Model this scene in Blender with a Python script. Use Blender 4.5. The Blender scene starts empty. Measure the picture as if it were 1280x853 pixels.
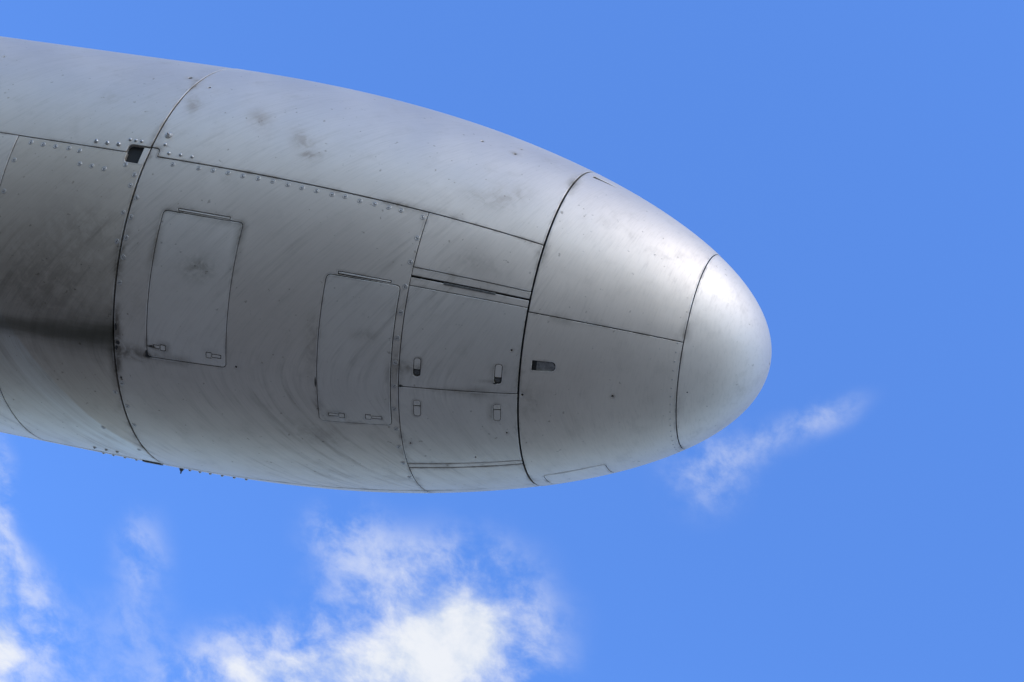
import bpy, math, random
import numpy as np
from mathutils import Vector, Matrix
from mathutils.geometry import delaunay_2d_cdt

random.seed(7)
scene = bpy.context.scene
C = scene.collection
rad = math.radians

# ------------------------------------------------------------------ camera
TIP_Z = 6.018                       # height of the pod's centre line above the ground
cam_data = bpy.data.cameras.new('camera')
cam = bpy.data.objects.new('camera', cam_data)
C.objects.link(cam)
cam_data.sensor_width = 36.0
cam_data.lens = 69.01
cam_data.clip_start = 0.05
cam_data.clip_end = 20000
cam.matrix_world = Matrix((
    (0.945287, -0.163078, 0.282556, 0.7692),
    (-0.030739, -0.906768, -0.420508, -2.0951),
    (0.324788, 0.388815, -0.862169, 1.60),
    (0, 0, 0, 1)))
scene.camera = cam

# ------------------------------------------------------------------ sun and sky
SUN_ELEV, SUN_AZ = 34.0, -50.0      # azimuth counted from +X towards +Y
sun_dir = Vector((math.cos(rad(SUN_ELEV)) * math.cos(rad(SUN_AZ)),
                  math.cos(rad(SUN_ELEV)) * math.sin(rad(SUN_AZ)),
                  math.sin(rad(SUN_ELEV))))
sl = bpy.data.lights.new('sun', 'SUN')
sl.energy = 1.0
sl.angle = rad(28.0)                # the sun stands behind thin cloud: no crisp shadows anywhere
sl.color = (1.0, 0.95, 0.88)
sun = bpy.data.objects.new('sun', sl)
C.objects.link(sun)
sun.rotation_euler = (-sun_dir).to_track_quat('-Z', 'Y').to_euler()

scene.view_settings.view_transform = 'Standard'
scene.view_settings.look = 'None'
scene.view_settings.exposure = 0.55
scene.view_settings.gamma = 1.0
scene.view_settings.use_curve_mapping = False


class NT:
    """small helper for writing node trees"""
    def __init__(self, tree):
        self.t = tree
        tree.nodes.clear()

    def n(self, kind, **props):
        nd = self.t.nodes.new(kind)
        for k, v in props.items():
            setattr(nd, k, v)
        return nd

    def link(self, a, b):
        self.t.links.new(a, b)

    def put(self, sock, v):
        if hasattr(v, 'is_linked') or isinstance(v, bpy.types.NodeSocket):
            self.link(v, sock)
        else:
            sock.default_value = v

    def m(self, op, a, b=None, c=None, clamp=False):
        nd = self.n('ShaderNodeMath', operation=op, use_clamp=clamp)
        self.put(nd.inputs[0], a)
        if b is not None:
            self.put(nd.inputs[1], b)
        if c is not None:
            self.put(nd.inputs[2], c)
        return nd.outputs[0]

    def vm(self, op, a, b=None):
        nd = self.n('ShaderNodeVectorMath', operation=op)
        self.put(nd.inputs[0], a)
        if b is not None:
            self.put(nd.inputs[1], b)
        return nd.outputs[0]

    def step(self, x, lo, hi):
        nd = self.n('ShaderNodeMapRange', interpolation_type='SMOOTHSTEP')
        self.put(nd.inputs[0], x)
        nd.inputs[1].default_value = lo
        nd.inputs[2].default_value = hi
        nd.inputs[3].default_value = 0
        nd.inputs[4].default_value = 1
        return nd.outputs[0]

    def noise(self, vec, scale, detail=5.0, rough=0.55, dist=0.0, dims='3D', lac=2.0):
        nd = self.n('ShaderNodeTexNoise', noise_dimensions=dims)
        self.put(nd.inputs['Vector'], vec)
        nd.inputs['Scale'].default_value = scale
        nd.inputs['Detail'].default_value = detail
        nd.inputs['Roughness'].default_value = rough
        nd.inputs['Lacunarity'].default_value = lac
        nd.inputs['Distortion'].default_value = dist
        return nd.outputs[0]

    def comb(self, x, y, z=0.0):
        nd = self.n('ShaderNodeCombineXYZ')
        self.put(nd.inputs[0], x)
        self.put(nd.inputs[1], y)
        self.put(nd.inputs[2], z)
        return nd.outputs[0]

    def sep(self, v):
        nd = self.n('ShaderNodeSeparateXYZ')
        self.put(nd.inputs[0], v)
        return nd.outputs

    def mix(self, f, a, b):
        nd = self.n('ShaderNodeMix', data_type='RGBA')
        self.put(nd.inputs[0], f)
        self.put(nd.inputs[6], a if not isinstance(a, tuple) else (*a, 1)[:4])
        self.put(nd.inputs[7], b if not isinstance(b, tuple) else (*b, 1)[:4])
        return nd.outputs[2]

    def blob(self, x, y, x0, y0, rx, ry, ang=0.0):
        """soft elliptical spot exp(-d^2)"""
        dx = self.m('SUBTRACT', x, x0)
        dy = self.m('SUBTRACT', y, y0)
        ca, sa = math.cos(ang), math.sin(ang)
        u = self.m('MULTIPLY_ADD', dx, ca / rx, self.m('MULTIPLY', dy, sa / rx))
        v = self.m('MULTIPLY_ADD', dx, -sa / ry, self.m('MULTIPLY', dy, ca / ry))
        d2 = self.m('MULTIPLY_ADD', u, u, self.m('MULTIPLY', v, v))
        return self.m('EXPONENT', self.m('MULTIPLY', d2, -1.0))


world = bpy.data.worlds.new('World')
scene.world = world
world.use_nodes = True
world.cycles.sampling_method = 'MANUAL'
world.cycles.sample_map_resolution = 512
w = NT(world.node_tree)
sky = w.n('ShaderNodeTexSky', sky_type='NISHITA')
sky.sun_disc = False
sky.sun_elevation = rad(SUN_ELEV)
sky.sun_rotation = rad(90.0 - SUN_AZ)
sky.altitude = 0
sky.air_density = 1.0
sky.dust_density = 0.3
sky.ozone_density = 4.0
SKY = 0.15
# fair-weather clouds: a flat layer seen in perspective, all round the sky
tc = w.n('ShaderNodeTexCoord')
dx, dy, dz = w.sep(tc.outputs['Generated'])
zc = w.m('MAXIMUM', dz, 0.12)
cx = w.m('DIVIDE', dx, zc)
cy = w.m('DIVIDE', dy, zc)
cp = w.comb(cx, cy, 0.37)
warp = w.n('ShaderNodeTexNoise', noise_dimensions='3D')
w.put(warp.inputs['Vector'], cp)
warp.inputs['Scale'].default_value = 16.0
warp.inputs['Detail'].default_value = 2.0
wv = w.vm('SCALE', w.vm('SUBTRACT', warp.outputs['Color'], (0.5, 0.5, 0.5)))
wv.node.inputs['Scale'].default_value = 0.024
cpw = w.vm('ADD', cp, wv)
px, py, pz = w.sep(cpw)
fine = w.noise(cpw, 19.0, 7.0, 0.63)
broad = w.noise(cp, 1.6, 2.0, 0.5)
# banks: broad cover, raised out of view to whiten hull reflections, a clear hole, and the single banks standing in that part of the sky
hole = w.blob(cx, cy, -0.30, 0.50, 0.58, 0.44)
cover = w.m('SUBTRACT', w.m('MULTIPLY', w.step(broad, 0.38, 0.62), 0.85), w.m('MULTIPLY', hole, 1.3))
banks = None
for b in (
          (-0.3753, 0.6997, 0.0624, 0.0478, 2.506, 0.80),
          (-0.4198, 0.7511, 0.0892, 0.0396, 2.829, 0.68),
          (-0.3400, 0.6912, 0.0491, 0.0343, 1.766, 0.55),
          (-0.5077, 0.7702, 0.0722, 0.0297, 2.666, 0.62),
          (-0.4391, 0.6395, 0.0300, 0.0230, 2.524, 0.34),
          (-0.4032, 0.6611, 0.0400, 0.0229, 2.805, 0.26),
          (-0.5853, 0.6901, 0.0346, 0.0208, 2.054, 0.28),
          (-0.7074, 0.7901, 0.0636, 0.0306, 1.772, 0.80),
          (-0.6986, 0.7156, 0.0465, 0.0151, 1.701, 0.42),
          (-0.6901, 0.6569, 0.0350, 0.0099, 1.688, 0.40),
          (-0.2040, 0.5511, 0.0299, 0.0254, 2.537, 0.30),
          (-0.1752, 0.5242, 0.0294, 0.0118, 2.642, 0.24),
          (-0.1379, 0.5013, 0.0242, 0.0113, 2.459, 0.27),
          (-0.5852, 0.7440, 0.0343, 0.0233, 1.922, 0.18)):
    g = w.m('MULTIPLY', w.blob(px, py, *b[:5]), b[5])
    banks = g if banks is None else w.m('ADD', banks, g)
dens = w.m('ADD', w.m('MAXIMUM', cover, -0.02), banks)
thick = w.step(w.m('MULTIPLY_ADD', w.m('SUBTRACT', fine, 0.5), 1.7, dens), 0.36, 1.22)
veil = w.m('MULTIPLY', w.step(dens, 0.0, 0.42), w.m('MULTIPLY', w.step(fine, 0.34, 0.68), 0.60))
alpha = w.m('MAXIMUM', w.m('MULTIPLY', thick, w.step(dens, 0.1, 0.4)), veil)
horizon = w.step(dz, 0.02, 0.2)
alpha = w.m('MULTIPLY', alpha, w.m('MULTIPLY', horizon, 0.95))
skc = w.vm('SCALE', sky.outputs[0])
skc.node.inputs['Scale'].default_value = SKY
hs = w.n('ShaderNodeHueSaturation')
hs.inputs['Saturation'].default_value = 1.0
hs.inputs['Value'].default_value = 1.0
tint = w.mix(w.step(dz, 0.05, 0.66), (1.30, 1.36, 1.48), (0.97, 1.35, 1.95))  # horizon end lifted and whitened to neutralise hull reflections
w.link(w.vm('MULTIPLY', skc, tint), hs.inputs['Color'])
cloud_col = w.mix(w.step(w.m('SUBTRACT', fine, w.m('MULTIPLY', dens, 0.06)), 0.30, 0.56), (0.47, 0.52, 0.60), (0.61, 0.625, 0.65))
col = w.mix(alpha, hs.outputs[0], cloud_col)
bg = w.n('ShaderNodeBackground')
w.link(col, bg.inputs[0])
bg.inputs[1].default_value = 1.0
wo = w.n('ShaderNodeOutputWorld')
w.link(bg.outputs[0], wo.inputs[0])

# ------------------------------------------------------------------ the pod's shape
# s: metres back from the tip of the nose; psi: angle round the axis, 0 = straight down, + towards the photographer's side
Q = [0.37701578249467316, -0.26788239317622703, 0.3566134157524964,
     -0.9538886998417228, 0.9168898779459527, -0.2795603701705099]


def prof_poly(s):
    x = s / 2.0
    p = sum(c * x ** i for i, c in enumerate(Q))
    d = sum(i * c * x ** (i - 1) for i, c in enumerate(Q) if i) / 2.0
    r = math.sqrt(max(s * p, 1e-10))
    return r, (p + s * d) / (2 * r)


S_FLAT, S_TAIL, S_END = 1.705, 2.75, 5.2
R_FLAT = prof_poly(S_FLAT)[0]


def prof(s):
    if s <= S_FLAT:
        return prof_poly(max(s, 1e-5))
    if s <= S_TAIL:
        return R_FLAT, 0.0
    t = min((s - S_TAIL) / (S_END - S_TAIL), 0.9999)
    k = math.sqrt(1 - t ** 2.2)
    return R_FLAT * k, -R_FLAT * 1.1 * t ** 1.2 / k / (S_END - S_TAIL)


def nrm(s, psi):
    r, d = prof(s)
    v = Vector((d, -math.sin(psi), -math.cos(psi)))
    return v.normalized()


def pos(s, psi, off=0.0):
    r, d = prof(s)
    return Vector((-s, -r * math.sin(psi), -r * math.cos(psi))) + nrm(s, psi) * off


def frame_at(s, psi, off=0.0, spin=0.0):
    """matrix with Z along the outward normal, X towards the nose"""
    n = nrm(s, psi)
    t = Vector((0, -math.cos(psi), math.sin(psi)))
    x = t.cross(n).normalized()
    if x.x < 0:
        x = -x
    y = n.cross(x)
    m = Matrix((x, y, n)).transposed().to_4x4()
    return Matrix.Translation(pos(s, psi, off)) @ m @ Matrix.Rotation(spin, 4, 'Z')


# ------------------------------------------------------------------ materials
MATS = {}


def mat(name):
    m = bpy.data.materials.new(name)
    m.use_nodes = True
    MATS[name] = m
    return m, NT(m.node_tree)


def skin_material():
    m, t = mat('weathered aluminium skin')
    uv = t.n('ShaderNodeUVMap', uv_map='surface')
    s, p, _ = t.sep(uv.outputs[0])
    tco = t.n('ShaderNodeTexCoord')
    ob = tco.outputs['Object']
    info = t.n('ShaderNodeObjectInfo')
    rnd = info.outputs['Random']
    # lines that sweep aft as they run down either flank
    g = t.m('SQRT', t.m('MULTIPLY_ADD', p, p, 0.02))
    lane = t.m('MULTIPLY_ADD', g, t.m('MULTIPLY', t.step(s, 0.1, 0.9), 0.42), s)
    streak = t.noise(t.comb(t.m('MULTIPLY', lane, 48.0), t.m('MULTIPLY', p, 2.6), rnd), 1.0, 5.0, 0.64)
    fine_streak = t.noise(t.comb(t.m('MULTIPLY', lane, 230.0), t.m('MULTIPLY', p, 9.0), rnd), 1.0, 4.0, 0.65)
    rub = t.noise(t.comb(t.m('MULTIPLY', s, 9.0), t.m('MULTIPLY', p, 60.0), 2.0), 1.0, 4.0, 0.6)
    patch = t.noise(ob, 2.6, 4.0, 0.6, 0.4)
    mottled = t.noise(ob, 14.0, 5.0, 0.65)
    grain = t.noise(ob, 260.0, 3.0, 0.6)

    dirt = t.m('MULTIPLY', t.step(streak, 0.46, 0.78), t.m('MULTIPLY', t.m('MULTIPLY', t.step(patch, 0.36, 0.64), t.step(s, 0.15, 0.75)), t.m('MULTIPLY_ADD', t.step(p, 1.05, 0.55), 0.24, 0.12)))
    dirt = t.m('ADD', dirt, t.m('MULTIPLY', t.step(mottled, 0.52, 0.80), 0.14))
    dirt = t.m('ADD', dirt, t.m('MULTIPLY', t.step(fine_streak, 0.45, 0.80), 0.12))
    # grime that collects along panel edges
    ed = t.n('ShaderNodeAttribute', attribute_name='edge_distance')
    near = t.m('SUBTRACT', 1.0, t.step(ed.outputs['Fac'], 0.0, 0.020))
    near2 = t.m('SUBTRACT', 1.0, t.step(ed.outputs['Fac'], 0.0, 0.006))
    dirt = t.m('ADD', dirt, t.m('MULTIPLY', near, t.m('MULTIPLY', t.step(t.noise(ob, 6.0, 5.0, 0.6), 0.48, 0.72), 0.45)))
    dirt = t.m('ADD', dirt, t.m('MULTIPLY', near2, t.m('MULTIPLY', t.step(t.noise(ob, 22.0, 4.0, 0.6), 0.40, 0.7), 0.35)))
    # smears and stains with a shape of their own: (s, psi, half length s, half width psi, turn, weight)
    spots = ((1.306, 1.250, 0.030, 0.075, -0.30, 0.30),
             (1.165, 1.148, 0.028, 0.095, -0.35, 0.34),
             (1.135, 1.09, 0.035, 0.018, -0.5, 0.25),
             (0.637, 1.183, 0.035, 0.10, 0.2, 0.22),
             (0.70, 1.10, 0.06, 0.05, 0.2, 0.16),
             (1.322, 0.440, 0.050, 0.060, 0.2, 0.50),
             (1.500, 1.281, 0.018, 0.070, -0.2, 0.38),
             (0.890, 0.248, 0.030, 0.030, 0.5, 0.30),
             (0.655, 0.714, 0.070, 0.050, 0.6, 0.24),
             (0.780, 0.115, 0.030, 0.030, 0.0, 0.55),
             (0.595, 0.075, 0.025, 0.010, 0.0, 0.35),
             (1.020, 0.15, 0.018, 0.16, 0.0, 0.30),
             (0.816, 0.13, 0.012, 0.09, 0.0, 0.45),
             (1.02, -0.33, 0.10, 0.05, 0.9, 0.30),
             (0.50, -0.03, 0.03, 0.12, 0.0, 0.28),
             (1.492, -0.008, 0.050, 0.035, 0.0, 0.8),
             (1.70, 0.30, 0.20, 0.24, 0.0, 0.24),
             (1.62, 0.55, 0.10, 0.10, 0.4, 0.22),
             (1.530, 0.05, 0.011, 0.14, 0.0, 1.2),
             (1.447, -0.008, 0.008, 0.012, 0.0, 1.1),
             (1.436, 0.040, 0.012, 0.007, 0.0, 0.9),
             (1.530, 0.45, 0.010, 0.22, 0.0, 0.30))
    brk = t.step(t.noise(ob, 34.0, 6.0, 0.62, 0.8), 0.34, 0.62)
    smear = None
    for q in spots:
        b = t.m('MULTIPLY', t.blob(s, p, *q[:5]), q[5])
        smear = b if smear is None else t.m('ADD', smear, b)
    dirt = t.m('ADD', dirt, t.m('MULTIPLY', smear, t.m('MULTIPLY_ADD', brk, 0.75, 0.25)))
    for q in ((1.4490, 0.000, 0.0050, 0.012, 0.0), (1.4450, -0.013, 0.012, 0.004, 0.0), (1.4350, 0.040, 0.013, 0.006, 0.0), (1.5290, 0.034, 0.008, 0.013, 0.0),
              (1.0085, -0.02, 0.0025, 0.030, 0.0), (0.800, 0.010, 0.006, 0.007, 0.0), (1.526, -0.16, 0.004, 0.006, 0.0)):
        dirt = t.m('MULTIPLY_ADD', t.step(t.m('MULTIPLY_ADD', t.m('SUBTRACT', mottled, 0.5), 0.8, t.blob(s, p, *q)), 0.30, 0.55), 0.8, dirt)  # hard dark marks, some standing for the torn corner and a notch
    # soot film over the skin behind the hoop joint, and pin-head pits everywhere
    soot = t.m('MULTIPLY', t.blob(s, p, 1.80, 0.16, 0.30, 0.36), t.step(s, 1.536, 1.544))
    dirt = t.m('MULTIPLY_ADD', soot, t.m('MULTIPLY_ADD', streak, 0.5, 0.25), dirt)
    dirt = t.m('MULTIPLY_ADD', t.step(t.noise(ob, 75.0, 2.0, 0.5), 0.70, 0.76), 0.40, dirt)
    dirt = t.m('MINIMUM', dirt, 0.88)
    # oil running aft from the first hoop joint
    wob = t.m('MULTIPLY_ADD', t.m('SUBTRACT', t.noise(t.comb(t.m('MULTIPLY', s, 5.0), t.m('MULTIPLY', p, 14.0), 0.0), 1.0, 5.0, 0.6), 0.5), 0.10, p)
    centre = t.m('MULTIPLY_ADD', t.m('SUBTRACT', s, 1.54), -0.12, 0.057)
    width = t.m('MAXIMUM', t.m('MULTIPLY_ADD', t.m('SUBTRACT', s, 1.54), -0.22, 0.098), 0.044)
    q = t.m('DIVIDE', t.m('SUBTRACT', wob, centre), width)
    oil = t.m('EXPONENT', t.m('MULTIPLY', t.m('MULTIPLY', q, q), -1.0))
    oil = t.m('MULTIPLY', oil, t.step(s, 1.536, 1.542))
    oil = t.m('MULTIPLY', oil, t.m('MULTIPLY_ADD', t.step(s, 1.9, 1.5), 0.22, 0.72))
    # paler, sharp-edged metal low on the far flank behind the hoop joint
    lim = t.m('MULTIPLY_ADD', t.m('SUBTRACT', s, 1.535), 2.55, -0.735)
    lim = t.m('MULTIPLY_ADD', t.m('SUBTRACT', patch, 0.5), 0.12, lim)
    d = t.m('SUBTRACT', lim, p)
    pale_wedge = t.m('MULTIPLY', t.step(d, -0.010, 0.022), t.step(s, 1.536, 1.55))
    pale_wedge = t.m('MULTIPLY', pale_wedge, t.m('SUBTRACT', 1.0, t.m('MULTIPLY', t.step(d, 0.14, 0.50), 0.35)))
    pale_wedge = t.m('MULTIPLY', pale_wedge, t.m('MULTIPLY', t.step(s, 2.2, 1.62), t.m('MULTIPLY_ADD', t.step(streak, 0.35, 0.6), -0.35, 1.0)))

    base = t.mix(t.step(patch, 0.3, 0.7), (0.50, 0.440, 0.372), (0.575, 0.510, 0.434))
    base = t.mix(t.m('MULTIPLY', rub, 0.35), base, (0.585, 0.53, 0.47))
    val = t.n('ShaderNodeHueSaturation')
    t.link(t.m('MULTIPLY_ADD', rnd, 0.10, 0.95), val.inputs['Value'])
    t.link(base, val.inputs['Color'])
    base = t.vm('MULTIPLY', val.outputs[0], info.outputs['Color'])
    base = t.mix(t.m('MULTIPLY', pale_wedge, 0.8), base, (0.62, 0.60, 0.55))
    edge_glint = t.m('SUBTRACT', 1.0, t.step(ed.outputs['Fac'], 0.0, 0.0016))  # bright rims: the glint along panel edges painted into the colour
    edge_glint = t.m('MULTIPLY', edge_glint, t.m('MULTIPLY', t.step(mottled, 0.42, 0.62), 0.50))
    dirt = t.m('MULTIPLY', dirt, t.m('SUBTRACT', 1.0, edge_glint))
    base = t.mix(edge_glint, base, (0.66, 0.64, 0.60))
    base = t.mix(dirt, base, (0.085, 0.066, 0.044))
    base = t.mix(oil, base, (0.030, 0.024, 0.009))
    metal = t.m('SUBTRACT', 0.80, t.m('MULTIPLY', t.m('MAXIMUM', dirt, oil), 0.74))
    rough = t.m('MULTIPLY_ADD', patch, 0.16, 0.46)
    rough = t.m('ADD', rough, t.m('MULTIPLY', fine_streak, 0.06))
    rough = t.m('ADD', rough, t.m('MULTIPLY', dirt, 0.25))
    bs = t.n('ShaderNodeBsdfPrincipled')
    t.link(base, bs.inputs['Base Color'])
    t.link(metal, bs.inputs['Metallic'])
    t.link(rough, bs.inputs['Roughness'])
    # slightly uneven sheet and a brushed grain
    wave = t.noise(ob, 5.0, 2.0, 0.5)
    b1 = t.n('ShaderNodeBump')
    b1.inputs['Strength'].default_value = 0.35
    b1.inputs['Distance'].default_value = 0.010
    t.link(wave, b1.inputs['Height'])
    b2 = t.n('ShaderNodeBump')
    b2.inputs['Strength'].default_value = 0.05
    b2.inputs['Distance'].default_value = 0.0012
    t.link(t.m('ADD', fine_streak, t.m('MULTIPLY', grain, 0.6)), b2.inputs['Height'])
    t.link(b1.outputs[0], b2.inputs['Normal'])
    t.link(b2.outputs[0], bs.inputs['Normal'])
    out = t.n('ShaderNodeOutputMaterial')
    t.link(bs.outputs[0], out.inputs[0])
    return m


def plain(name, colour, metallic, rough, vary=0.25, scale=60.0, bump=0.15):
    m, t = mat(name)
    tco = t.n('ShaderNodeTexCoord')
    nz = t.noise(tco.outputs['Object'], scale, 5.0, 0.6)
    c = t.mix(t.step(nz, 0.3, 0.7), tuple(v * (1 - vary) for v in colour), tuple(min(1, v * (1 + vary)) for v in colour))
    bs = t.n('ShaderNodeBsdfPrincipled')
    t.link(c, bs.inputs['Base Color'])
    bs.inputs['Metallic'].default_value = metallic
    t.link(t.m('MULTIPLY_ADD', nz, 0.2, rough - 0.1), bs.inputs['Roughness'])
    b = t.n('ShaderNodeBump')
    b.inputs['Strength'].default_value = bump
    b.inputs['Distance'].default_value = 0.001
    t.link(nz, b.inputs['Height'])
    t.link(b.outputs[0], bs.inputs['Normal'])
    out = t.n('ShaderNodeOutputMaterial')
    t.link(bs.outputs[0], out.inputs[0])
    return m


SKIN = skin_material()
DARK = plain('near-black inner frame', (0.012, 0.012, 0.011), 0.0, 0.8)
STEEL = plain('fastener steel', (0.38, 0.37, 0.35), 0.9, 0.42, 0.2, 300.0)
OLD = plain('dull fastener steel', (0.40, 0.37, 0.335), 0.8, 0.52, 0.2, 300.0, 0.0)
RUBBER = plain('dirty latch metal', (0.10, 0.095, 0.085), 0.4, 0.6, 0.4, 200.0)
SCOOPM = plain('dark intake metal', (0.20, 0.19, 0.175), 0.6, 0.5, 0.3, 90.0, 0.0)
SLOTM = plain('near-black for recesses and chips', (0.02, 0.019, 0.017), 0.0, 0.8)  # puts the dark of holes and the intake throat into colour

# ------------------------------------------------------------------ ground below, unseen, added to reflect light onto the belly
def ground_material():
    m, t = mat('weathered apron concrete')
    tco = t.n('ShaderNodeTexCoord')
    ob = tco.outputs['Object']
    a = t.noise(ob, 0.25, 8.0, 0.6)
    b = t.noise(ob, 40.0, 4.0, 0.6)
    c = t.mix(t.step(a, 0.3, 0.7), (0.20, 0.178, 0.138), (0.28, 0.252, 0.20))
    c = t.mix(t.m('MULTIPLY', b, 0.4), c, (0.24, 0.216, 0.172))
    bs = t.n('ShaderNodeBsdfPrincipled')
    t.link(c, bs.inputs['Base Color'])
    bs.inputs['Roughness'].default_value = 0.9
    bp = t.n('ShaderNodeBump')
    bp.inputs['Strength'].default_value = 0.3
    bp.inputs['Distance'].default_value = 0.003
    t.link(b, bp.inputs['Height'])
    t.link(bp.outputs[0], bs.inputs['Normal'])
    out = t.n('ShaderNodeOutputMaterial')
    t.link(bs.outputs[0], out.inputs[0])
    return m


gm = bpy.data.meshes.new('ground')
G = 4000.0
gm.from_pydata([(-G, -G, 0), (G, -G, 0), (G, G, 0), (-G, G, 0)], [], [(0, 1, 2, 3)])
gm.materials.append(ground_material())
ground = bpy.data.objects.new('ground', gm)
ground['kind'] = 'structure'
ground['label'] = 'unseen concrete apron under the aircraft pod'
C.objects.link(ground)

# ------------------------------------------------------------------ panel builder
pod = bpy.data.objects.new('aircraft_pod', None)
pod.empty_display_size = 0.3
pod.location = (0, 0, TIP_Z)
pod['label'] = 'weathered silver metal aircraft pod with rounded bullet nose, riveted panels and access doors'
pod['category'] = 'aircraft pod'
C.objects.link(pod)


def R_of(s):
    return prof(s)[0]


def resample(pts, step=0.014):
    """closed loop of (s, psi): straight edges in the unrolled surface, cut into short pieces"""
    out = []
    n = len(pts)
    for i in range(n):
        a, b = pts[i], pts[(i + 1) % n]
        L = math.hypot(b[0] - a[0], (b[1] - a[1]) * 0.5)
        k = max(1, int(math.ceil(L / step)))
        for j in range(k):
            f = j / k
            out.append((a[0] + (b[0] - a[0]) * f, a[1] + (b[1] - a[1]) * f))
    return out


def area(pts):
    return 0.5 * sum(pts[i][0] * pts[(i + 1) % len(pts)][1] - pts[(i + 1) % len(pts)][0] * pts[i][1] for i in range(len(pts)))


def shift(pts, d):
    """offset a closed loop inward (d > 0) in metres on the surface"""
    sgn = 1.0 if area(pts) > 0 else -1.0
    n = len(pts)
    out = []
    for i in range(n):
        s, p = pts[i]
        r = R_of(s)
        sl_ = math.sqrt(1 + prof(s)[1] ** 2)

        def unit(a, b):
            x, y = (b[0] - a[0]) * sl_, (b[1] - a[1]) * r
            L = math.hypot(x, y) or 1e-9
            return x / L, y / L
        t0 = unit(pts[i - 1], pts[i])
        t1 = unit(pts[i], pts[(i + 1) % n])
        n0 = (-t0[1] * sgn, t0[0] * sgn)
        n1 = (-t1[1] * sgn, t1[0] * sgn)
        k = 1 + n0[0] * n1[0] + n0[1] * n1[1]
        k = max(k, 0.35)
        ox, oy = (n0[0] + n1[0]) / k, (n0[1] + n1[1]) / k
        out.append((s + ox * d / sl_, p + oy * d / r))
    return out


def rounded(corners, radius, seg=5):
    """round the corners of a closed (s, psi) polygon, radius in metres"""
    out = []
    n = len(corners)
    for i in range(n):
        s, p = corners[i]
        r = R_of(s)

        def to(q):
            return Vector(((q[0] - s), (q[1] - p) * r))
        a, b = to(corners[i - 1]), to(corners[(i + 1) % n])
        rr = radius[i] if isinstance(radius, (list, tuple)) else radius
        rr = min(rr, a.length * 0.49, b.length * 0.49)
        if rr < 1e-5:
            out.append((s, p))
            continue
        A, B = a.normalized() * rr, b.normalized() * rr
        for j in range(seg + 1):
            f = j / seg
            v = A * (1 - f) ** 2 + B * f ** 2
            out.append((s + v.x, p + v.y / r))
    return out


def circle(s0, p0, rs, n=12):
    r = R_of(s0)
    return [(s0 + rs * math.cos(2 * math.pi * i / n), p0 + rs / r * math.sin(2 * math.pi * i / n)) for i in range(n)]


def link_mesh(name, verts, faces, normals, uvs, edged, material, parent):
    me = bpy.data.meshes.new(name)
    me.from_pydata(verts, [], faces)
    me.materials.append(material)
    me.polygons.foreach_set('use_smooth', [True] * len(me.polygons))
    uvl = me.uv_layers.new(name='surface')
    li = np.empty(len(me.loops), np.int32)
    me.loops.foreach_get('vertex_index', li)
    uvl.data.foreach_set('uv', np.asarray(uvs, np.float32)[li].ravel())
    at = me.attributes.new('edge_distance', 'FLOAT', 'POINT')
    at.data.foreach_set('value', np.asarray(edged, np.float32))
    if normals is not None:
        me.normals_split_custom_set([tuple(normals[i]) for i in li])
    me.update()
    o = bpy.data.objects.new(name, me)
    C.objects.link(o)
    o.parent = parent
    return o


BEVEL = 0.0014


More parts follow.
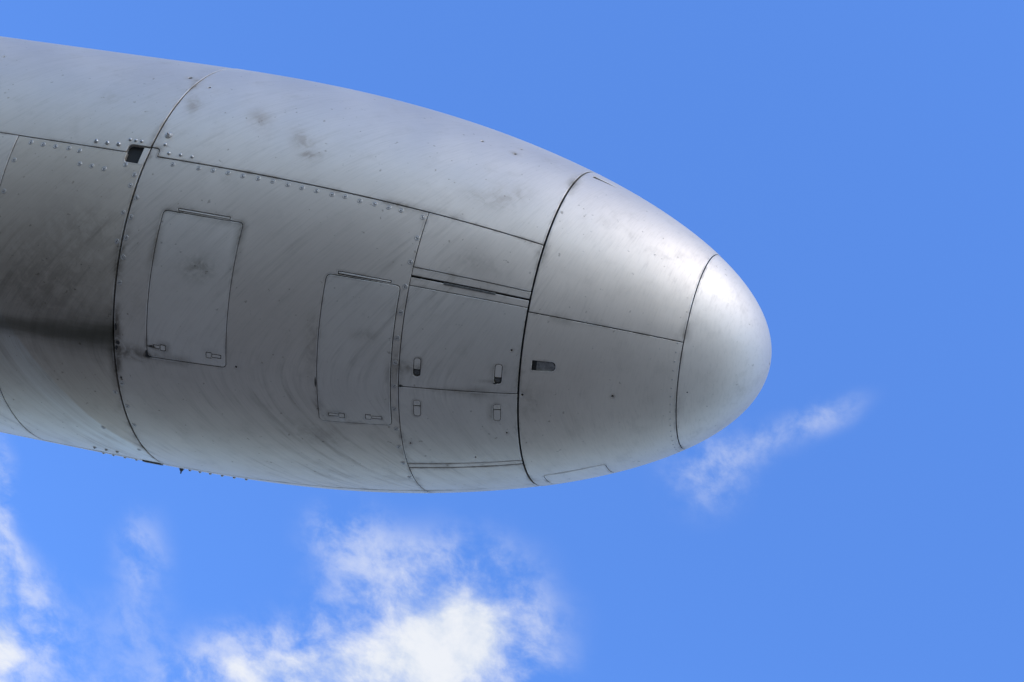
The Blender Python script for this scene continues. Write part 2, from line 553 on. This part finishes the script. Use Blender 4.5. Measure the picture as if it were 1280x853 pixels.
def panel(name, outline, holes=(), parent=pod, off=0.0, gap=0.0010, depth=0.011, material=None,
          gs=0.03, gp=rad(2.6), step=0.014, hole_gap=None, grime=True, dome=0.0):
    """one sheet-metal piece of the pod's skin: rounded edge, thickness and real cut-outs"""
    material = material or SKIN
    hole_gap = gap if hole_gap is None else hole_gap
    loops = [(resample(outline, step), 1, gap)] + [(resample(h, min(step, 0.006)), -1, hole_gap) for h in holes]
    K = 0.5                                   # psi -> metres for the triangulation only
    verts, faces, normals, uvs, edged = [], [], [], [], []

    def add(s, p, o, n, e):
        verts.append(pos(s, p, o))
        normals.append(n)
        uvs.append((s, p))
        edged.append(e)
        return len(verts) - 1

    tri_pts, tri_edges = [], []
    fill_loops = []
    for pts, side, g in loops:
        E = shift(pts, g * side)
        I = shift(pts, (g + BEVEL) * side)
        fill_loops.append(I)
        k = len(tri_pts)
        m = len(I)
        tri_pts += [Vector((a, b * K)) for a, b in I]
        tri_edges += [(k + i, k + (i + 1) % m) for i in range(m)]
        ii, ee, we, wb = [], [], [], []
        for (a, b), (c, d) in zip(I, E):
            n = nrm(a, b)
            tdir = (pos(c, d) - pos(a, b))
            tdir = tdir.normalized() if tdir.length > 1e-9 else n
            ii.append(add(a, b, off, n, 0.0))
            ee.append(add(c, d, off - BEVEL * 0.7, (n + tdir * 0.9).normalized(), 0.0))
            we.append(add(c, d, off - BEVEL * 0.7, tdir, 0.0))
            wb.append(add(c, d, off - depth, tdir, 0.0))
        flip = (area(pts) > 0) == (side > 0)
        for i in range(m):
            j = (i + 1) % m
            for A, B in ((ii, ee), (we, wb)):
                f = (A[i], A[j], B[j], B[i])
                faces.append(f if flip else f[::-1])
    # inner points
    P = np.array([(v.x, v.y) for v in tri_pts])
    dense = []
    for L in fill_loops:
        m = len(L)
        for i in range(m):
            a, b = L[i], L[(i + 1) % m]
            for f in (0.0, 0.5):
                dense.append((a[0] + (b[0] - a[0]) * f, a[1] + (b[1] - a[1]) * f))
    DN = np.array(dense)
    DN3 = np.array([tuple(pos(a, b)) for a, b in dense])

    def edge_dist(q):
        d = DN3 - np.array(tuple(pos(*q)))
        return math.sqrt((d * d).sum(1).min())
    s_lo, s_hi = P[:, 0].min(), P[:, 0].max()
    p_lo, p_hi = P[:, 1].min() / K, P[:, 1].max() / K
    cand = []
    ns = max(2, int((s_hi - s_lo) / gs))
    npp = max(2, int((p_hi - p_lo) / gp))
    for i in range(1, ns):
        for j in range(1, npp):
            cand.append((s_lo + (s_hi - s_lo) * i / ns + 1e-5 * (j % 3), p_lo + (p_hi - p_lo) * j / npp, 0.007))
    if grime:
        for (pts, side, g), L in zip(loops, fill_loops):
            for dd in (0.006, 0.020):
                for q in shift(L, dd * side)[::2]:
                    cand.append((q[0], q[1], dd * 0.8))
    kept = np.zeros((0, 2))
    for (a, b, tol) in cand:
        if not (s_lo < a < s_hi and p_lo < b < p_hi):
            continue
        if edge_dist((a, b)) < tol:
            continue
        tri_pts.append(Vector((a, b * K)))
    res = delaunay_2d_cdt(tri_pts, tri_edges, [], 1, 1e-6)
    base = len(verts)
    for v in res[0]:
        s, p = v.x, v.y / K
        e = edge_dist((s, p))
        add(s, p, off + dome * min(1.0, e / 0.05), nrm(s, p), e)
    hole_polys = [np.array([(a, b * K) for a, b in L]) for L in fill_loops[1:]]
    T = np.array(res[2])
    V = np.array([(v.x, v.y) for v in res[0]])
    cen = V[T].mean(1)
    keep = np.ones(len(T), bool)
    for hp in hole_polys:
        q = np.roll(hp, -1, 0)
        ins = np.zeros(len(T), bool)
        for (x0, y0), (x1, y1) in zip(hp, q):
            if y0 != y1:
                ins ^= ((y0 > cen[:, 1]) != (y1 > cen[:, 1])) & (cen[:, 0] < (x1 - x0) * (cen[:, 1] - y0) / (y1 - y0) + x0)
        keep &= ~ins
    for f in T[keep]:
        a, b, c = (base + int(i) for i in f)
        n = (verts[b] - verts[a]).cross(verts[c] - verts[a])
        if n.dot(normals[a]) < 0:
            a, b = b, a
        faces.append((a, b, c))
    if not grime:
        edged = [0.03] * len(edged)
    return link_mesh(name, verts, faces, normals, uvs, edged, material, parent)


def revolve(name, s_list, off, parent, material, nseg=120, closed=True):
    verts, faces, normals, uvs, edged = [], [], [], [], []
    for s in s_list:
        for j in range(nseg + 1):
            p = -math.pi + 2 * math.pi * j / nseg
            verts.append(pos(s, p, off))
            normals.append(nrm(s, p))
            uvs.append((s, p))
            edged.append(min(abs(s - s_list[0]), abs(s - s_list[-1])) if not closed else abs(s - s_list[-1]))
    w_ = nseg + 1
    for i in range(len(s_list) - 1):
        for j in range(nseg):
            faces.append((i * w_ + j, (i + 1) * w_ + j, (i + 1) * w_ + j + 1, i * w_ + j + 1))
    # make the faces point outward
    a, b, c = (verts[k] for k in faces[len(faces) // 2][:3])
    if (b - a).cross(c - a).dot(normals[faces[len(faces) // 2][0]]) < 0:
        faces = [f[::-1] for f in faces]
    return link_mesh(name, verts, faces, normals, uvs, edged, material, parent)


# ------------------------------------------------------------------ hoop joints and lines on the pod
D = rad
S0, S1, SF, S2, S3 = 1.905, 1.539, 0.805, 0.525, 0.174
SIDE = D(53.0)                       # long joints either side
FAR = D(360.0 - 53.0)
S_AFT = S_TAIL


def box(s0, s1, p0, p1):
    return [(s0, p0), (s1, p0), (s1, p1), (s0, p1)]


# near-black inner frame behind every gap: seam shade put into its colour
ls = [0.03 + (0.2 - 0.03) * (i / 8) ** 1.3 for i in range(8)] + list(np.linspace(0.2, S_TAIL, 60)) + list(np.linspace(S_TAIL, S_END - 0.05, 30)[1:])
revolve('inner_frame', ls, -0.0105, pod, DARK, 96)

# nose cap: closed shell with a rolled edge
ns_ = [0.00002 + (S3 - 0.0016 - 0.00002) * (i / 44) ** 2 for i in range(45)]
cap = revolve('nose_cap', ns_, 0.0006, pod, SKIN, 160)
rim_v = []
rim = bpy.data.meshes.new('cap_rim')
_v, _f = [], []
for k, (s, o) in enumerate(((S3 - 0.0016, 0.0006), (S3 - 0.0010, -0.0004), (S3 - 0.0010, -0.0100))):
    for j in range(160):
        _v.append(pos(s, 2 * math.pi * j / 160, o))
for k in range(2):
    for j in range(160):
        _f.append((k * 160 + j, k * 160 + (j + 1) % 160, (k + 1) * 160 + (j + 1) % 160, (k + 1) * 160 + j))
rim.from_pydata(_v, [], _f)
rim.materials.append(OLD)
rim_o = bpy.data.objects.new('cap_rim', rim)
C.objects.link(rim_o)
rim_o.parent = cap

# tail end, outside the photograph
revolve('tail_fairing', list(np.linspace(S_TAIL + 0.002, S_END, 40)), 0.0, pod, SKIN, 120)

# ---- nose section
NM = D(29.0)
scoop_out = rounded([(0.4975, D(12.75)), (0.4975, D(9.45)), (0.4460, D(9.55)), (0.4460, D(12.75))], [0.0003, 0.0003, 0.0105, 0.0105])
hatch_out = rounded([(0.490, D(-43.6)), (0.490, D(-71)), (0.342, D(-71)), (0.342, D(-42.4))], 0.012)
top_slot = rounded([(0.503, D(102.6)), (0.503, D(100.2)), (0.447, D(103.0)), (0.447, D(103.8))], 0.001)
nose_up = panel('nose_panel', box(S3, S2 - 0.0016, NM, D(209)), [top_slot], gs=0.022, off=0.0012)
nose_up['label'] = 'upper nose panel, brighter bare metal'
hole_nose = [circle(0.3132, 0.0, 0.0017), circle(0.5152, D(0.2), 0.0019), circle(0.4395, D(-65.5), 0.006)]
nose_low = panel('nose_panel', box(S3, S2 - 0.0016, D(209 - 360), NM), [scoop_out, hatch_out] + hole_nose[:2], gs=0.022, off=0.0004)
panel('nose_hatch', hatch_out, [hole_nose[2]], parent=nose_low, off=0.0004, gap=0.0008, gs=0.02)


def scoop():
    """recessed intake: sinks from its rounded front to a square dark throat"""
    verts, faces = [], []
    nx, ny = 14, 10
    for i in range(nx + 1):
        f = i / nx
        s = 0.4985 + (0.4455 - 0.4985) * f
        half = D(1.68) * (1.0 if f < 0.75 else math.sqrt(max(0.0, 1 - ((f - 0.75) / 0.25) ** 2)) * 0.98 + 0.02)
        for j in range(ny + 1):
            g = -1 + 2 * j / ny
            dep = 0.0095 * (1 - f) ** 0.6 * (1 - abs(g) ** 6 * 0.7) + 0.0009
            verts.append(pos(s, D(11.1) + half * g, -dep))
    for i in range(nx):
        for j in range(ny):
            a = i * (ny + 1) + j
            faces.append((a, a + 1, a + ny + 2, a + ny + 1))
    me = bpy.data.meshes.new('intake_scoop')
    me.from_pydata(verts, [], faces)
    me.materials.append(SCOOPM)
    me.materials.append(SLOTM)
    me.polygons.foreach_set('material_index', [1 if k // ny < 3 else 0 for k in range(len(faces))])  # throat rows near-black: shade of the opening put into the colour
    me.polygons.foreach_set('use_smooth', [True] * len(me.polygons))
    o = bpy.data.objects.new('intake_scoop', me)
    C.objects.link(o)
    o.parent = nose_low
    return o


scoop()

# ---- door section between the two forward hoops
A, B = S2 + 0.0010, SF
panel('skin_panel', box(A, B, D(35.7), SIDE), off=0.0, gs=0.025)
panel('hinge_rail', box(A, B, D(33.3), D(35.7)), off=-0.0012, gs=0.02, gap=0.0005)
panel('hinge_rail', box(A, B, D(30.3), D(32.75)), off=-0.0006, gs=0.02, gap=0.0006)
pin = panel('hinge_pin', box(0.604, 0.727, D(32.25), D(33.0)), off=0.0010, gs=0.02, gap=0.0003, depth=0.008, grime=False, material=RUBBER)


def pill(s0, p0, p1, half):
    """upright slot between two angles, round at both ends"""
    return rounded([(s0 - half, p0), (s0 + half, p0), (s0 + half, p1), (s0 - half, p1)], half * 0.95, 6)


HW = 0.0085
slots_up = [(0.7625, D(4.0), D(9.7)), (0.5730, D(3.7), D(10.4))]
slots_dn = [(0.7612, D(-9.3), D(-3.7)), (0.5732, D(-10.2), D(-3.8))]
door_hole_up = [circle(0.548, D(15.5), 0.002)]
door_hole_dn = [circle(0.5523, D(-15.3), 0.002), circle(0.7854, D(-20.1), 0.0018), circle(0.6342, D(-26.8), 0.0018)]
upper_door = panel('hinged_door', box(A, B, D(0.4), D(30.3)), [pill(s, a, b, HW) for s, a, b in slots_up] + door_hole_up, off=-0.0004, gs=0.025, hole_gap=0.0004)
upper_door['label'] = 'upper half of the paired doors'
lower_door = panel('hinged_door', box(A, B, D(-30.0), D(0.4)), [pill(s, a, b, HW) for s, a, b in slots_dn] + door_hole_dn, off=0.0002, gs=0.025, hole_gap=0.0004)
lower_door['label'] = 'lower half of the paired doors'
for k, (s, a, b) in enumerate(slots_up):
    # plate stops short: a dark finger hole is left at its lower end
    sh = rounded([(s - HW, a + D(2.1)), (s + HW, a + D(2.1)), (s + HW, b), (s - HW, b)], [0.001, 0.001, HW * 0.95, HW * 0.95], 6)
    panel('latch', sh, parent=upper_door, off=-0.0006, gap=0.0009, grime=False, gs=0.01, gp=D(1))
    # worn button in the finger hole
    hb = rounded([(s - HW, a), (s + HW, a), (s + HW, a + D(2.0)), (s - HW, a + D(2.0))], [HW * 0.9, HW * 0.9, 0.001, 0.001], 6)
    panel('latch_button', hb, parent=upper_door, off=-0.0048, gap=0.0016, grime=False, gs=0.01, gp=D(1), material=RUBBER, depth=0.009)
for k, (s, a, b) in enumerate(slots_dn):
    sh = rounded([(s - HW, a), (s + HW, a), (s + HW, b - D(2.0)), (s - HW, b - D(2.0))], [HW * 0.95, HW * 0.95, 0.001, 0.001], 6)
    panel('latch', sh, parent=lower_door, off=-0.0001, gap=0.0007, grime=False, gs=0.01, gp=D(1))
    hb = rounded([(s - HW, b - D(1.75)), (s + HW, b - D(1.75)), (s + HW, b), (s - HW, b)], [0.001, 0.001, HW * 0.95, HW * 0.95], 6)
    panel('latch_button', hb, parent=lower_door, off=0.0010, gap=0.0005, grime=False, gs=0.01, gp=D(1))
panel('hinge_rail', box(A, B, D(-32.4), D(-30.0)), off=-0.0003, gs=0.02, gap=0.0010)
panel('skin_panel', box(A, B, D(-52.8), D(-32.4)), off=0.0, gs=0.025, gap=0.0014)
panel('skin_panel', box(A, B, D(-153), D(-52.8)), off=-0.0004, gs=0.03, gp=D(4))

# ---- middle section: long upper skin, lower skin with two access doors
JU, JD = D(55.55), D(50.2)             # joint pocket at the first hoop: top and bottom
P_AFT, P_FWD = 1.599, 1.5128
UA = S1 - 0.0016                       # forward side of the hoop gap
UB = S1 + 0.0016
up_mid = rounded([(S2 + 0.0010, SIDE), (P_FWD, SIDE), (P_FWD, JU), (UA, JU), (UA, D(207)), (S2 + 0.0010, D(207))],
                 [0, 0.002, 0.016, 0, 0, 0])
holes_up = [circle(1.4962, D(82.7), 0.0030), circle(0.7763, D(90.5), 0.0026), circle(0.6872, D(90.1), 0.0024), circle(0.6869, D(96.2), 0.0020)]
upper_mid = panel('skin_panel', up_mid, holes_up, off=0.0010, gs=0.035, gp=D(3))
upper_mid['label'] = 'long smooth upper skin panel'

door1 = rounded([(1.4480, D(38.6)), (1.2365, D(38.8)), (1.2365, D(-0.4)), (1.4480, D(-0.8))], 0.012)
door2 = rounded([(1.0050, D(29.4)), (0.8245, D(29.7)), (0.8245, D(-13.3)), (1.0050, D(-13.5))], 0.013)
hinge1 = box(1.2735, 1.4110, D(38.95), D(39.65))
hinge2 = box(0.8490, 0.9780, D(29.90), D(30.60))
low_mid = rounded([(SF, SIDE), (SF, D(-52.8)), (UA, D(-52.8)), (UA, JU), (P_FWD, JU), (P_FWD, SIDE)],
                  [0, 0, 0, 0, 0.016, 0.002])
lower_mid = panel('skin_panel', low_mid, [door1, door2, hinge1, hinge2, circle(1.2103, D(0.3), 0.0019)], off=-0.0006, gs=0.035, gp=D(3), hole_gap=0.0008)
lower_mid['label'] = 'lower skin panel carrying the two access doors'
panel('skin_panel', [(SF, D(-52.8)), (SF, D(-153)), (UA, D(-153)), (UA, D(-52.8))], off=0.0, gs=0.04, gp=D(4))


def latch_shape(s_sq, s_bar, pc, hsq, hbar):
    """outlines of a flush toggle latch: a square plate and a slimmer bar beside it"""
    sg = 1 if s_bar > s_sq else -1
    w_ = 0.0072
    sq = rounded([(s_sq - w_, pc - hsq), (s_sq + w_, pc - hsq), (s_sq + w_, pc + hsq), (s_sq - w_, pc + hsq)], 0.002, 3)
    a, b = s_sq + sg * (w_ + 0.0004), s_bar
    lo, hi = min(a, b), max(a, b)
    bar = rounded([(lo, pc - hbar), (hi, pc - hbar), (hi, pc + hbar), (lo, pc + hbar)], 0.001, 3)
    return sq, bar


def access_door(outline, hinge, latches, holes=(), off=0.0):
    cut = []
    parts = []
    for (a, b, pc) in latches:
        sq, bar = latch_shape(a, b, pc, D(0.78), D(0.46))
        cut += [sq, bar]
        parts.append((sq, bar))
    d = panel('access_door', outline, cut + list(holes), parent=pod, off=off, gap=0.0011, gs=0.03, gp=D(2.6), hole_gap=0.0008)
    for sq, bar in parts:
        panel('latch', sq, parent=d, off=off + 0.0003, gap=0.0010, grime=False, gs=0.01, gp=D(1))
        panel('latch_bar', bar, parent=d, off=off - 0.0002, gap=0.0009, grime=False, gs=0.01, gp=D(1))
    panel('hinge', hinge, parent=d, off=off + 0.0004, gap=0.0013, grime=False, gs=0.02, gp=D(1), depth=0.008)
    return d


d1 = access_door(door1, hinge1, [(1.4045, 1.4300, D(2.4)), (1.2820, 1.2500, D(2.45))], off=-0.0012)
d1['label'] = 'access door near the hoop joint with a torn lower latch corner'
d2 = access_door(door2, hinge2, [(0.9475, 0.9810, D(-11.0)), (0.8815, 0.8475, D(-10.8))], off=0.0002)
d2['label'] = 'access door beside the paired doors'

# ---- section aft of the first hoop
up_aft = rounded([(UB, JU), (P_AFT, JU), (P_AFT, SIDE), (S_AFT, SIDE), (S_AFT, D(307)), (UB, D(307))], [0, 0.014, 0.004, 0, 0, 0])
upper_aft = panel('skin_panel', up_aft, [circle(1.5725, D(87.1), 0.0048), circle(2.1077, D(83.7), 0.002)], off=0.0, gs=0.04, gp=D(3.5))
low_aft = rounded([(UB, JD), (P_AFT - 0.004, JD), (P_AFT - 0.004, SIDE), (S0, SIDE), (S0, D(-53)), (UB, D(-53))], [0, 0.008, 0.002, 0, 0, 0])
lower_aft = panel('skin_panel', low_aft, off=-0.0008, gs=0.035, gp=D(3))
lower_aft['label'] = 'dirty lower skin panel stained by oil'
aft_panel = panel('skin_panel', box(S0, S_AFT, D(-53), SIDE), off=0.0, gs=0.04, gp=D(3.5))
# pale plate at the hoop end of the open joint pocket
panel('joint_plate', box(UB + 0.0004, 1.5588, JD - D(0.1), JU - D(0.1)), off=-0.0028, gap=0.0006, grime=False, gs=0.01, gp=D(1.5), depth=0.010)

# ------------------------------------------------------------------ fasteners
def lathe(name, profile, mats, n=16, slot=None, hexhole=None):
    v, f, mi = [], [], []
    rings = []
    for r, z in profile:
        if r == 0:
            rings.append([len(v)])
            v.append((0, 0, z))
        else:
            rings.append(list(range(len(v), len(v) + n)))
            v += [(r * math.cos(2 * math.pi * i / n), r * math.sin(2 * math.pi * i / n), z) for i in range(n)]
    for a, b in zip(rings, rings[1:]):
        for i in range(n):
            j = (i + 1) % n
            if len(a) == 1:
                f.append((a[0], b[i], b[j]))
            else:
                f.append((a[i], b[i], b[j], a[j]))
            mi.append(0)
    if slot:
        L, W, z0, z1 = slot
        k = len(v)
        v += [(sx * L, sy * W, z) for z in (z0, z1) for sx, sy in ((-1, -1), (1, -1), (1, 1), (-1, 1))]
        for q in ((4, 5, 6, 7), (0, 1, 5, 4), (1, 2, 6, 5), (2, 3, 7, 6), (3, 0, 4, 7)):
            f.append(tuple(k + i for i in q))
            mi.append(1)
    if hexhole:
        r, z = hexhole
        k = len(v)
        v += [(r * math.cos(math.pi * i / 3), r * math.sin(math.pi * i / 3), z) for i in range(6)]
        f.append(tuple(range(k, k + 6)))
        mi.append(1)
    me = bpy.data.meshes.new(name)
    me.from_pydata(v, [], f)
    for m_ in mats:
        me.materials.append(m_)
    me.polygons.foreach_set('material_index', mi)
    me.polygons.foreach_set('use_smooth', [True] * len(f))
    me.set_sharp_from_angle(angle=rad(50))
    return me


MM = 0.001
FAST = lathe('fastener', [(0, 0.45 * MM), (3.9 * MM, 0.40 * MM), (4.3 * MM, 0.15 * MM), (4.8 * MM, 0.65 * MM), (5.6 * MM, 0.75 * MM), (6.4 * MM, 0.45 * MM), (6.9 * MM, -0.8 * MM)],
             [OLD, SLOTM], 18, slot=(3.4 * MM, 0.6 * MM, 0, 0.6 * MM))
DOME = lathe('rivet', [(0, 4.4 * MM), (1.8 * MM, 4.2 * MM), (3.6 * MM, 3.4 * MM), (4.9 * MM, 2.0 * MM), (5.6 * MM, 0.3 * MM), (5.8 * MM, -0.6 * MM)],
             [STEEL, SLOTM], 16, hexhole=(1.6 * MM, 4.45 * MM))
DOME_S = lathe('rivet', [(0, 3.6 * MM), (1.5 * MM, 3.4 * MM), (3.0 * MM, 2.6 * MM), (4.1 * MM, 1.4 * MM), (4.6 * MM, -0.6 * MM)], [STEEL], 14)
BOLT = lathe('bolt', [(0, 10.0 * MM), (1.6 * MM, 9.6 * MM), (2.4 * MM, 8.0 * MM), (2.6 * MM, 4.0 * MM), (5.2 * MM, 3.8 * MM), (6.4 * MM, 3.4 * MM), (6.9 * MM, 2.2 * MM), (9.2 * MM, 1.9 * MM), (9.8 * MM, 0.9 * MM), (10 * MM, -0.8 * MM)], [OLD], 18)
PINM = lathe('drain_pin', [(0, 15 * MM), (1.2 * MM, 14.8 * MM), (1.8 * MM, 13 * MM), (2.2 * MM, 8 * MM), (4.5 * MM, 6.5 * MM), (5.5 * MM, 4 * MM), (6 * MM, 1.5 * MM), (8 * MM, 1.0 * MM), (8.2 * MM, -0.8 * MM)], [RUBBER], 14)
FLUSH = lathe('flush_rivet', [(0, 0.35 * MM), (1.7 * MM, 0.35 * MM), (2.1 * MM, 0.25 * MM), (2.4 * MM, -0.3 * MM)], [OLD], 12)


def fix(me, s, psi_deg, parent, off=0.0, spin=None):
    o = bpy.data.objects.new(me.name.split('.')[0], me)
    C.objects.link(o)
    o.parent = parent
    o.matrix_basis = frame_at(s, D(psi_deg), off, random.uniform(0, math.pi) if spin is None else spin)
    return o


OFFS = 26.0
for s, p in ((1.4651, 25.5), (1.3951, 25.7), (1.3569, 25.8), (1.3166, 25.8), (1.2772, 25.7), (1.2369, 25.8), (1.1986, 25.8), (1.1590, 25.7),
             (1.1218, 25.6), (1.0843, 25.6), (1.0441, 25.5), (1.0115, 25.7), (0.9736, 25.4), (0.9366, 25.5), (0.9013, 25.5), (0.8700, 25.5),
             (0.8156, 25.0), (0.8135, 18.3), (0.8140, 10.9), (0.8145, 3.7), (0.8143, -3.8), (0.8145, -11.2), (0.8143, -18.5), (0.8147, -25.7),
             (0.8150, -33.3), (0.8154, -40.6), (0.8156, -48.0), (0.8156, -56.0), (0.8156, -65.0),
             (1.5282, 14.6), (1.5286, 9.2), (1.5286, 3.7), (1.5276, -1.4), (1.5276, -8.0), (1.5270, -36.5), (1.5270, -44.5), (1.5270, -52.0)):
    fix(FAST, s, p + OFFS, lower_mid, -0.0006)
for s, p in ((1.8640, 25.5), (1.8287, 25.4), (1.7929, 25.4), (1.7554, 25.5), (1.7245, 25.2), (1.7096, 21.4), (1.6752, 21.3), (1.6394, 21.1),
             (1.5874, 23.2), (1.5539, 20.7), (1.5545, 17.6), (1.5525, 10.1), (1.5514, 2.4), (1.8900, 19.6), (1.8900, 10.6), (1.5520, -40.0), (1.6282, -56.3), (1.5600, -66.6)):
    fix(FAST, s, p + OFFS, lower_aft, -0.0008)
for s, p in ((1.4863, 28.5), (1.4544, 28.6), (1.4233, 28.6), (1.5060, 31.0)):
    fix(DOME_S, s, p + OFFS, upper_mid, 0.001)
fix(BOLT, 1.5098, 34.2 + OFFS, upper_mid, 0.001)
for s, p in ((1.6907, 28.8), (1.6593, 28.8), (1.6279, 28.9)):
    fix(DOME, s, p + OFFS, upper_aft)
for s, p in ((1.6033, 30.9), (1.5873, 30.9), (1.5710, 30.9)):
    fix(DOME_S, s, p + OFFS, upper_aft)
# far lower joint: rivets and a drain pin that break the outline
for s, p in ((1.7187, -73.2), (1.6837, -73.2), (1.6501, -73.0)):
    fix(DOME, s, p + OFFS, lower_aft, -0.0008)
for s in (1.73, 1.70, 1.665, 1.63, 1.60, 1.575):
    fix(DOME_S, s, -81.5 + OFFS, upper_aft)
far_mid = [o for o in pod.children if o.name.startswith('skin_panel')]
far_low = panel('joint_strip', box(1.548, 1.602, D(-55.0), D(-53.2)), off=0.0034, gap=0.0, depth=0.006, grime=False, gs=0.04, gp=D(2), material=RUBBER)
for s in (1.475, 1.445, 1.415, 1.38, 1.345, 1.31):
    fix(DOME_S, s, -82.6 + OFFS, lower_mid, 0.001)
fix(PINM, 1.508, -84.5 + OFFS, lower_mid, 0.0)
# small flush rivets along the nose hoops
for i in range(34):
    fix(FLUSH, S3 + 0.012, -62 + i * 5.0, nose_low if -62 + i * 5.0 < 29 else nose_up, 0.0006)
hole = fix(lathe('hole', [(0, 0.9 * MM), (1.7 * MM, 0.9 * MM), (2.0 * MM, 0.2 * MM)], [SLOTM], 10), 0.1520, -0.4, cap, 0.0)

# hoop-joint crumbs, and black chips standing in for torn gaps and notches
def scrap(parent, s, p, ws, wp, off, seed):
    rg = random.Random(seed)
    r = R_of(s)
    pts = []
    for i in range(11):
        a = 2 * math.pi * i / 11
        k = rg.uniform(0.55, 1.1)
        pts.append((s + ws * k * math.cos(a), D(p) + wp * k / r * math.sin(a)))
    return panel('crumb_and_gap_chip', pts, parent=parent, off=off, gap=0.0, depth=0.003, grime=False, gs=0.02, gp=D(2), step=0.01, material=SLOTM)


BEVEL = 0.0004
scrap(d1, 1.4485, 0.15, 0.0035, 0.010, 0.0006, 1)
scrap(d1, 1.4440, -0.70, 0.0090, 0.0030, 0.0006, 2)
scrap(d1, 1.4360, 2.40, 0.0060, 0.0028, 0.0004, 3)
scrap(lower_mid, 1.5275, 1.90, 0.0060, 0.0055, 0.0008, 4)
scrap(lower_mid, 1.5310, 0.30, 0.0040, 0.0060, 0.0006, 5)
scrap(lower_mid, 1.5315, 6.2, 0.0028, 0.012, 0.0004, 6)
scrap(lower_mid, 1.5270, -8.6, 0.0035, 0.0035, 0.0006, 7)
scrap(lower_mid, 1.0085, -1.0, 0.0016, 0.014, 0.0004, 8)
scrap(upper_door, 0.8000, 0.55, 0.0050, 0.0036, 0.0006, 9)
scrap(upper_door, 0.5795, 3.75, 0.0050, 0.0022, 0.0006, 10)

# bare metal differs a little from piece to piece
for o in list(pod.children):
    c = (1.0, 1.0, 1.0)
    if o.name.startswith(('hinged_door', 'access_door')):
        c = (1.04, 1.065, 1.09)
    elif o.name.startswith('nose_panel'):
        c = (1.09, 1.085, 1.08)
    elif o.name.startswith('nose_cap'):
        c = (1.12, 1.13, 1.14)
    for q in [o] + list(o.children):
        q.color = (*c, 1.0)
lower_aft.color = (0.92, 0.90, 0.86, 1.0)
